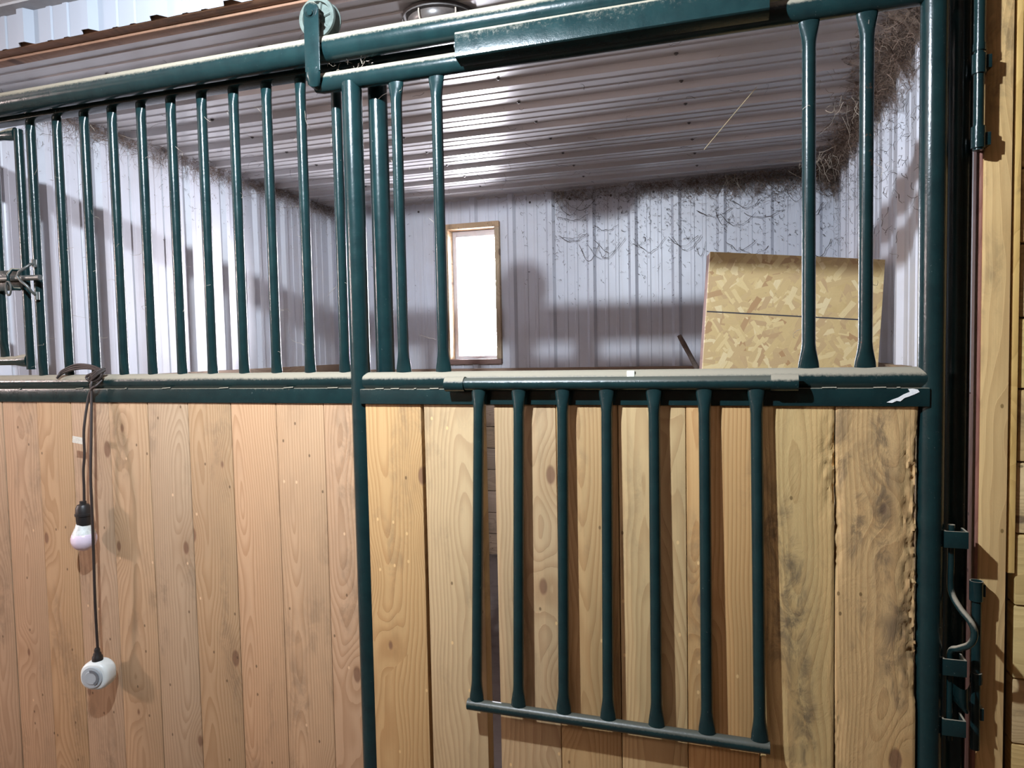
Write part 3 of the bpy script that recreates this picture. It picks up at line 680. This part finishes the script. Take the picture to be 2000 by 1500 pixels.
def rounded_box(w, h, d, r, n=8):
    bm = bmesh.new(); pr = []
    for cx, cz, a0 in ((w / 2 - r, h / 2 - r, 0), (-w / 2 + r, h / 2 - r, 90), (-w / 2 + r, -h / 2 + r, 180), (w / 2 - r, -h / 2 + r, 270)):
        for k in range(n + 1):
            a = math.radians(a0 + 90 * k / n); pr.append((cx + r * math.cos(a), cz + r * math.sin(a)))
    rows = []
    for y, s in ((d / 2, .90), (d / 2 - .004, .985), (d / 2 - .009, 1), (-d / 2 + .014, 1), (-d / 2 + .006, .96), (-d / 2 + .001, .88), (-d / 2, .80)):
        rows.append([bm.verts.new((x * s, y, z * s)) for x, z in pr])
    for i in range(len(rows) - 1):
        for k in range(len(pr)): bm.faces.new((rows[i][k], rows[i][(k + 1) % len(pr)], rows[i + 1][(k + 1) % len(pr)], rows[i + 1][k]))
    bm.faces.new(rows[0]); bm.faces.new(rows[-1][::-1]); bmesh.ops.recalc_face_normals(bm, faces=bm.faces); return bm
tb = rounded_box(.083, .080, .046, .034); TR_ = Matrix.Translation((-1.722, -.066, .450)) @ Matrix.Rotation(math.radians(14), 4, 'Z'); bmesh.ops.transform(tb, matrix=TR_, verts=tb.verts)
local(mesh_obj('timer_body', tb, TIMERW, None, True), tm)
DT = TR_ @ Matrix.Translation((-.002, -.0230, 0)) @ Matrix.Rotation(math.pi / 2, 4, 'X')
dial = local(mesh_obj('dial', lathe_bm([(.0005, -.004), (.0305, -.004), (.0305, .002), (.0290, .0040), (.0190, .0045), (.0180, .0062), (.0005, .0062)], 40, None, DT), TIMERG, None, True), tm)
arc = bmesh.new(); ri = []; ro_ = []
for k in range(25):
    a = math.radians(-65 + 165 * k / 24); ri.append(arc.verts.new((.0150 * math.cos(a), .0150 * math.sin(a), .0068))); ro_.append(arc.verts.new((.0225 * math.cos(a), .0225 * math.sin(a), .0068)))
for k in range(24): arc.faces.new((ri[k], ro_[k], ro_[k + 1], ri[k + 1]))
rr_ = bmesh.ops.extrude_face_region(arc, geom=list(arc.faces)); bmesh.ops.translate(arc, verts=[v for v in rr_['geom'] if isinstance(v, bmesh.types.BMVert)], vec=(0, 0, -.003))
bmesh.ops.transform(arc, matrix=DT, verts=arc.verts); bmesh.ops.recalc_face_normals(arc, faces=arc.faces)
mesh_obj('dial_arc', arc, TIMERD, dial)
# ------------------------------------------------------------------ strand board, stick, stall ceiling lamp
ob = empty('strand_board', (.20, 1.08, .05)); tag(ob, 'square cornered strand board panel leaning in the stall by the right wall', 'board')
ow, oh, ot = .586, 1.63, .018
bmx = box_bm(-ow / 2, ow / 2, -ot / 2, ot / 2, -oh, 0, .0015)
M = Matrix.Translation((.2195, 1.06, 1.651)) @ Matrix.Rotation(math.radians(12), 4, 'Z') @ Matrix.Rotation(math.radians(-3), 4, 'X') @ Matrix.Rotation(math.radians(4.6), 4, 'Y')
o = mesh_obj('board_face', bmx, OSB, None, False); o.parent = ob; o.matrix_local = Matrix.Translation(-ob.location) @ M
bmx = box_bm(-ow / 2 + .0, -ow / 2 + .035, ot / 2, ot / 2 + .05, -oh, -.002, .0015)
o = mesh_obj('edge_batten', bmx, RAWV, None, False); o.parent = ob; o.matrix_local = Matrix.Translation(-ob.location) @ M
bmx = bmesh.new(); box_bm(-ow / 2 + .002, ow / 2 - .03, -ot / 2 - .0006, -ot / 2 + .0006, -.2115, -.2070, 0, bmx)
o = mesh_obj('marker_line', bmx, BLACKLINE, None, False); o.parent = ob; o.matrix_local = Matrix.Translation(-ob.location) @ M
tag(tube('stick', [(-.245, 2.05, 1.40), (-.225, 2.06, 1.36), (-.195, 2.08, 1.30), (-.165, 2.11, 1.235), (-.03, 2.35, .95), (.1, 2.52, .62)], [.011, .013, .012, .013, .014, .014], STICK, None, 9), 'weathered grey stick poking up beside the strand board', 'stick')
cl_ = tag(empty('stall_lamp', (-.79, .34, 2.28)), 'dusty unlit glass lamp with wire guard under the stall ceiling', 'lamp')
cx, cy = -.785, .33
gb_ = lathe_bm([(.0005, -.052), (.05, -.050), (.078, -.042), (.090, -.028), (.094, -.010), (.092, 0), (.0005, 0)], 36, None, Matrix.Translation((cx, cy, 2.292)))
local(mesh_obj('glass', gb_, LAMPGLASS, None, True), cl_)
bs = lathe_bm([(.0005, 0), (.108, 0), (.108, .012), (.09, .016), (.0005, .016)], 32, None, Matrix.Translation((cx, cy, 2.284)))
local(mesh_obj('base', bs, SCREW, None, True), cl_)
for k in range(6):
    a = k * math.pi / 3 + .3
    tube('guard_wire', smooth_path([(cx + r * math.cos(a), cy + r * math.sin(a), 2.292 + z) for r, z in ((.100, -.002), (.101, -.02), (.092, -.040), (.066, -.054), (.03, -.060), (.002, -.061))]), .0022, WEBL, cl_, 6)

# ------------------------------------------------------------------ screws on the sheets
def screws(parent, pts, n):
    bm = bmesh.new()
    q = Vector((0, 0, 1)).rotation_difference(Vector(n)).to_matrix().to_4x4()
    for p in pts: lathe_bm([(.0005, 0), (.0075, 0), (.0075, .002), (.0042, .0025), (.0042, .006), (.0005, .006)], 8, bm, Matrix.Translation(p) @ q)
    o = mesh_obj('screws', bm, SCREW, parent); o['kind'] = 'stuff'
screws(wall_left, [(XL, .25 + .248 * i + .01 * random.random(), zz) for i in range(10) for zz in (1.58, 2.22)], (1, 0, 0))
screws(wall_back, [(XL + .09 + .248 * i, YB, zz) for i in range(13) for zz in (2.24,) if not (WX0 - .03 < XL + .09 + .248 * i < WX1 + .03)], (0, -1, 0))
screws(ceiling, [(XL + .5 + .61 * i, .16 + .16 + .248 * j, ZC - .001) for i in range(5) for j in range(9)], (0, 0, -1))

# ------------------------------------------------------------------ cobwebs (nobody could count them)
rng = random.Random(3)
def strand(bm, p, d, L, curl, r, seg=6, hang=0.0):
    p = Vector(p); d = Vector(d).normalized(); ps = []
    for i in range(seg + 1):
        ps.append(p.copy()); d = (d + Vector((rng.gauss(0, curl), rng.gauss(0, curl), rng.gauss(0, curl) - hang))).normalized(); p = p + d * (L / seg)
    tube_bm(ps, [r * (1 - .5 * i / seg) for i in range(seg + 1)], 3, False, bm)
def web_obj(name, bm, mat, label):
    o = mesh_obj(name, bm, mat); tag(o, label, 'cobweb', kind='stuff'); return o
# right wall / ceiling corner, thick brown fluff
def film(name, edge, reach_c, reach_w, n_, label, seed):
    """sagging dusty web sheet from the ceiling (offset reach_c) to the wall (offset reach_w) along an edge"""
    r2 = random.Random(seed); bm = bmesh.new(); rows = []
    for i in range(n_ + 1):
        t = i / n_; c, nrm = edge(t); a = reach_c(t) * r2.uniform(.55, 1.25); w_ = reach_w(t) * r2.uniform(.5, 1.35); row = []
        for j in range(6):
            u = j / 5; sag = math.sin(math.pi * u) * .25 * min(a, w_) * r2.uniform(.4, 1.2)
            p = Vector(c) + Vector(nrm) * (.022 + a * (1 - u)) + Vector((0, 0, -.022 - w_ * u)) + (Vector(nrm) + Vector((0, 0, -1))) * -sag * .6
            row.append(bm.verts.new(p))
        rows.append(row)
    for i in range(n_):
        for j in range(5): bm.faces.new((rows[i][j], rows[i][j + 1], rows[i + 1][j + 1], rows[i + 1][j]))
    o = mesh_obj(name, bm, WEBFILM, None, True); tag(o, label, 'cobweb', kind='stuff'); return o
film('cobweb_sheet', lambda t: ((XR, .62 + t * (YB - .64), ZC), (-1, 0, 0)), lambda t: .10 + .05 * math.sin(9 * t), lambda t: .12 + .04 * math.sin(7 * t + 1), 46, 'brown dusty web sheet filling the right wall and ceiling corner', 5)
film('cobweb_sheet', lambda t: ((XR, .62 + t * (YB - .64), ZC), (-1, 0, 0)), lambda t: .07, lambda t: .075, 60, 'inner brown web layer in the right wall and ceiling corner', 6)
film('cobweb_sheet', lambda t: ((-1.0 + t * (XR + 1.0), YB, ZC), (0, -1, 0)), lambda t: .04 + .10 * t * t, lambda t: .045 + .075 * t, 50, 'brown dusty web sheet along the top of the back wall', 8)
film('cobweb_sheet', lambda t: ((XL, .3 + t * (YB - .3), ZC), (1, 0, 0)), lambda t: .05, lambda t: .035, 50, 'thin tan web sheet along the top of the left wall', 9)
bm = bmesh.new()
for i in range(4200):
    y = YB - rng.random() ** 1.0 * 1.95; dd = abs(rng.gauss(0, .05)); ang = rng.random()
    p = (XR - .02 - dd * (1 - ang) * 1.6, y, ZC - .02 - dd * ang * 1.3)
    strand(bm, p, (rng.gauss(0, 1), rng.gauss(0, 1), rng.gauss(-.2, 1)), rng.uniform(.02, .07), .5, rng.uniform(.0005, .0012), 4)
web_obj('cobweb', bm, WEB, 'thick brown cobweb fluff along the right wall and ceiling corner')
# back wall / ceiling corner
bm = bmesh.new()
for i in range(2000):
    x = XR - abs(rng.gauss(0, .62)); 
    if x < -1.3: continue
    k = (x + 1.3) / 1.85; dd = abs(rng.gauss(0, .024 + .042 * k)); 
    strand(bm, (x, YB - .025 - rng.random() * .05, ZC - .015 - dd), (rng.gauss(0, 1), rng.gauss(0, .3), rng.gauss(-.4, .8)), rng.uniform(.02, .075), .45, rng.uniform(.0005, .0011), 4)
web_obj('cobweb', bm, WEB, 'brown cobweb fringe along the top of the back wall')
# dark sagging threads and specks over the right half of the back wall
bm = bmesh.new()
for i in range(30):
    x0 = rng.uniform(-1.1, .45); z0 = rng.uniform(1.88, 2.24); w_ = rng.uniform(.05, .20); sag = rng.uniform(.02, .10); n_ = 10
    pts = [(x0 + w_ * t / n_ + rng.gauss(0, .002), YB - .022 - .01 * rng.random(), z0 - sag * math.sin(math.pi * t / n_) - .05 * t / n_ * rng.choice((-1, 1)) * 0 + rng.gauss(0, .003)) for t in range(n_ + 1)]
    tube_bm(pts, [rng.uniform(.0006, .0020) for _ in pts], 3, False, bm)
for i in range(2600):
    k = rng.randrange(13); x = XL + .02 - .06 + k * PITCH + rng.choice((.0, .06)) + rng.gauss(0, .028)
    if rng.random() < .35: x = rng.uniform(-1.0, .5)
    if x < -1.2 and rng.random() < .8: continue
    z = 2.27 - abs(rng.gauss(0, .27))
    if z < 1.55 or x > XR - .01 or WX0 - .02 < x < WX1 + .02: continue
    strand(bm, (x, YB - .018, z), (rng.gauss(0, 1), .1, rng.gauss(0, 1)), rng.uniform(.004, .030), .6, rng.uniform(.0005, .0016), 4)
web_obj('cobweb', bm, WEBD, 'dark cobweb threads and specks scattered over the back wall')
# left wall
bm = bmesh.new()
for i in range(1500):
    y = rng.uniform(.3, YB); dd = abs(rng.gauss(0, .04))
    strand(bm, (XL + .02 + rng.random() * .05, y, ZC - .015 - dd), (rng.gauss(.1, .5), rng.gauss(0, 1), rng.gauss(-.5, .7)), rng.uniform(.02, .08), .4, rng.uniform(.0004, .0010), 4)
for i in range(380):
    y = rng.uniform(.3, YB); z = 2.25 - abs(rng.gauss(0, .14))
    strand(bm, (XL + .02, y, z), (.05, rng.gauss(0, .6), rng.gauss(0, 1)), rng.uniform(.006, .03), .6, rng.uniform(.0004, .0009), 4)
web_obj('cobweb', bm, WEB, 'thin tan cobwebs along the top of the left wall')
# right wall specks
bm = bmesh.new()
for i in range(520):
    y = rng.uniform(.75, YB); z = 2.22 - abs(rng.gauss(0, .22))
    strand(bm, (XR - .02, y, z), (-.1, rng.gauss(0, .5), rng.gauss(0, 1)), rng.uniform(.01, .05), .5, rng.uniform(.0004, .0011), 4)
web_obj('cobweb', bm, WEBD, 'dark cobweb specks on the right wall ribs')
# pale tufts hanging from the ceiling edge
for (x, y, z, n_, lab) in ((-.95, YB - .06, 2.28, 16, 'pale cobweb tuft hanging from the ceiling left of centre'), (.02, YB - .10, 2.27, 26, 'pale cobweb tuft hanging above the strand board'), (.42, 2.05, 2.22, 34, 'pale cobweb tuft in the far right ceiling corner'), (.47, 1.35, 2.24, 16, 'pale cobweb strands nearest the right door post')):
    bm = bmesh.new()
    for i in range(n_): strand(bm, (x + rng.gauss(0, .05), y + rng.gauss(0, .05), z), (rng.gauss(0, .5), rng.gauss(0, .5), -1), rng.uniform(.05, .20), .32, rng.uniform(.0007, .0016), 9, .05)
    web_obj('cobweb', bm, WEBL, lab)
# ceiling specks and fine threads
bm = bmesh.new()
for i in range(170):
    strand(bm, (rng.uniform(XL, XR), rng.uniform(.2, YB), ZC - .021), (rng.gauss(0, 1), rng.gauss(0, 1), -.05), rng.uniform(.02, .10), .35, rng.uniform(.0004, .0010), 5)
web_obj('cobweb', bm, WEBD, 'loose dark threads stuck to the ribbed ceiling')
bm = bmesh.new()
for X in [-1.9485 + i * S for i in range(11)] + [-.7374, -.6358, .1486, .2502]:
    for i in range(7):
        strand(bm, (X + rng.choice((-1, 1)) * .012, rng.uniform(-.01, .01) + (0 if X < -.8 else YD), rng.uniform(1.35, 2.02)), (rng.gauss(0, 1), rng.gauss(0, .6), rng.gauss(-.3, .6)), rng.uniform(.012, .05), .4, .0005, 5)
for i in range(40):
    strand(bm, (rng.uniform(-.92, -.8), rng.uniform(-.06, -.02), rng.uniform(2.0, 2.05)), (rng.gauss(0, 1), rng.gauss(0, .3), rng.gauss(0, .6)), rng.uniform(.01, .03), .4, .0005, 5)
web_obj('cobweb', bm, WEBL, 'short pale threads clinging to the green bars')
st = tag(tube('straw', [(.096, 1.176, 2.2815), (.01, 1.150, 2.180), (-.088, 1.126, 2.064)], .0012, STRAW, None, 5), 'single pale straw hanging from a thread below the ceiling', 'straw')
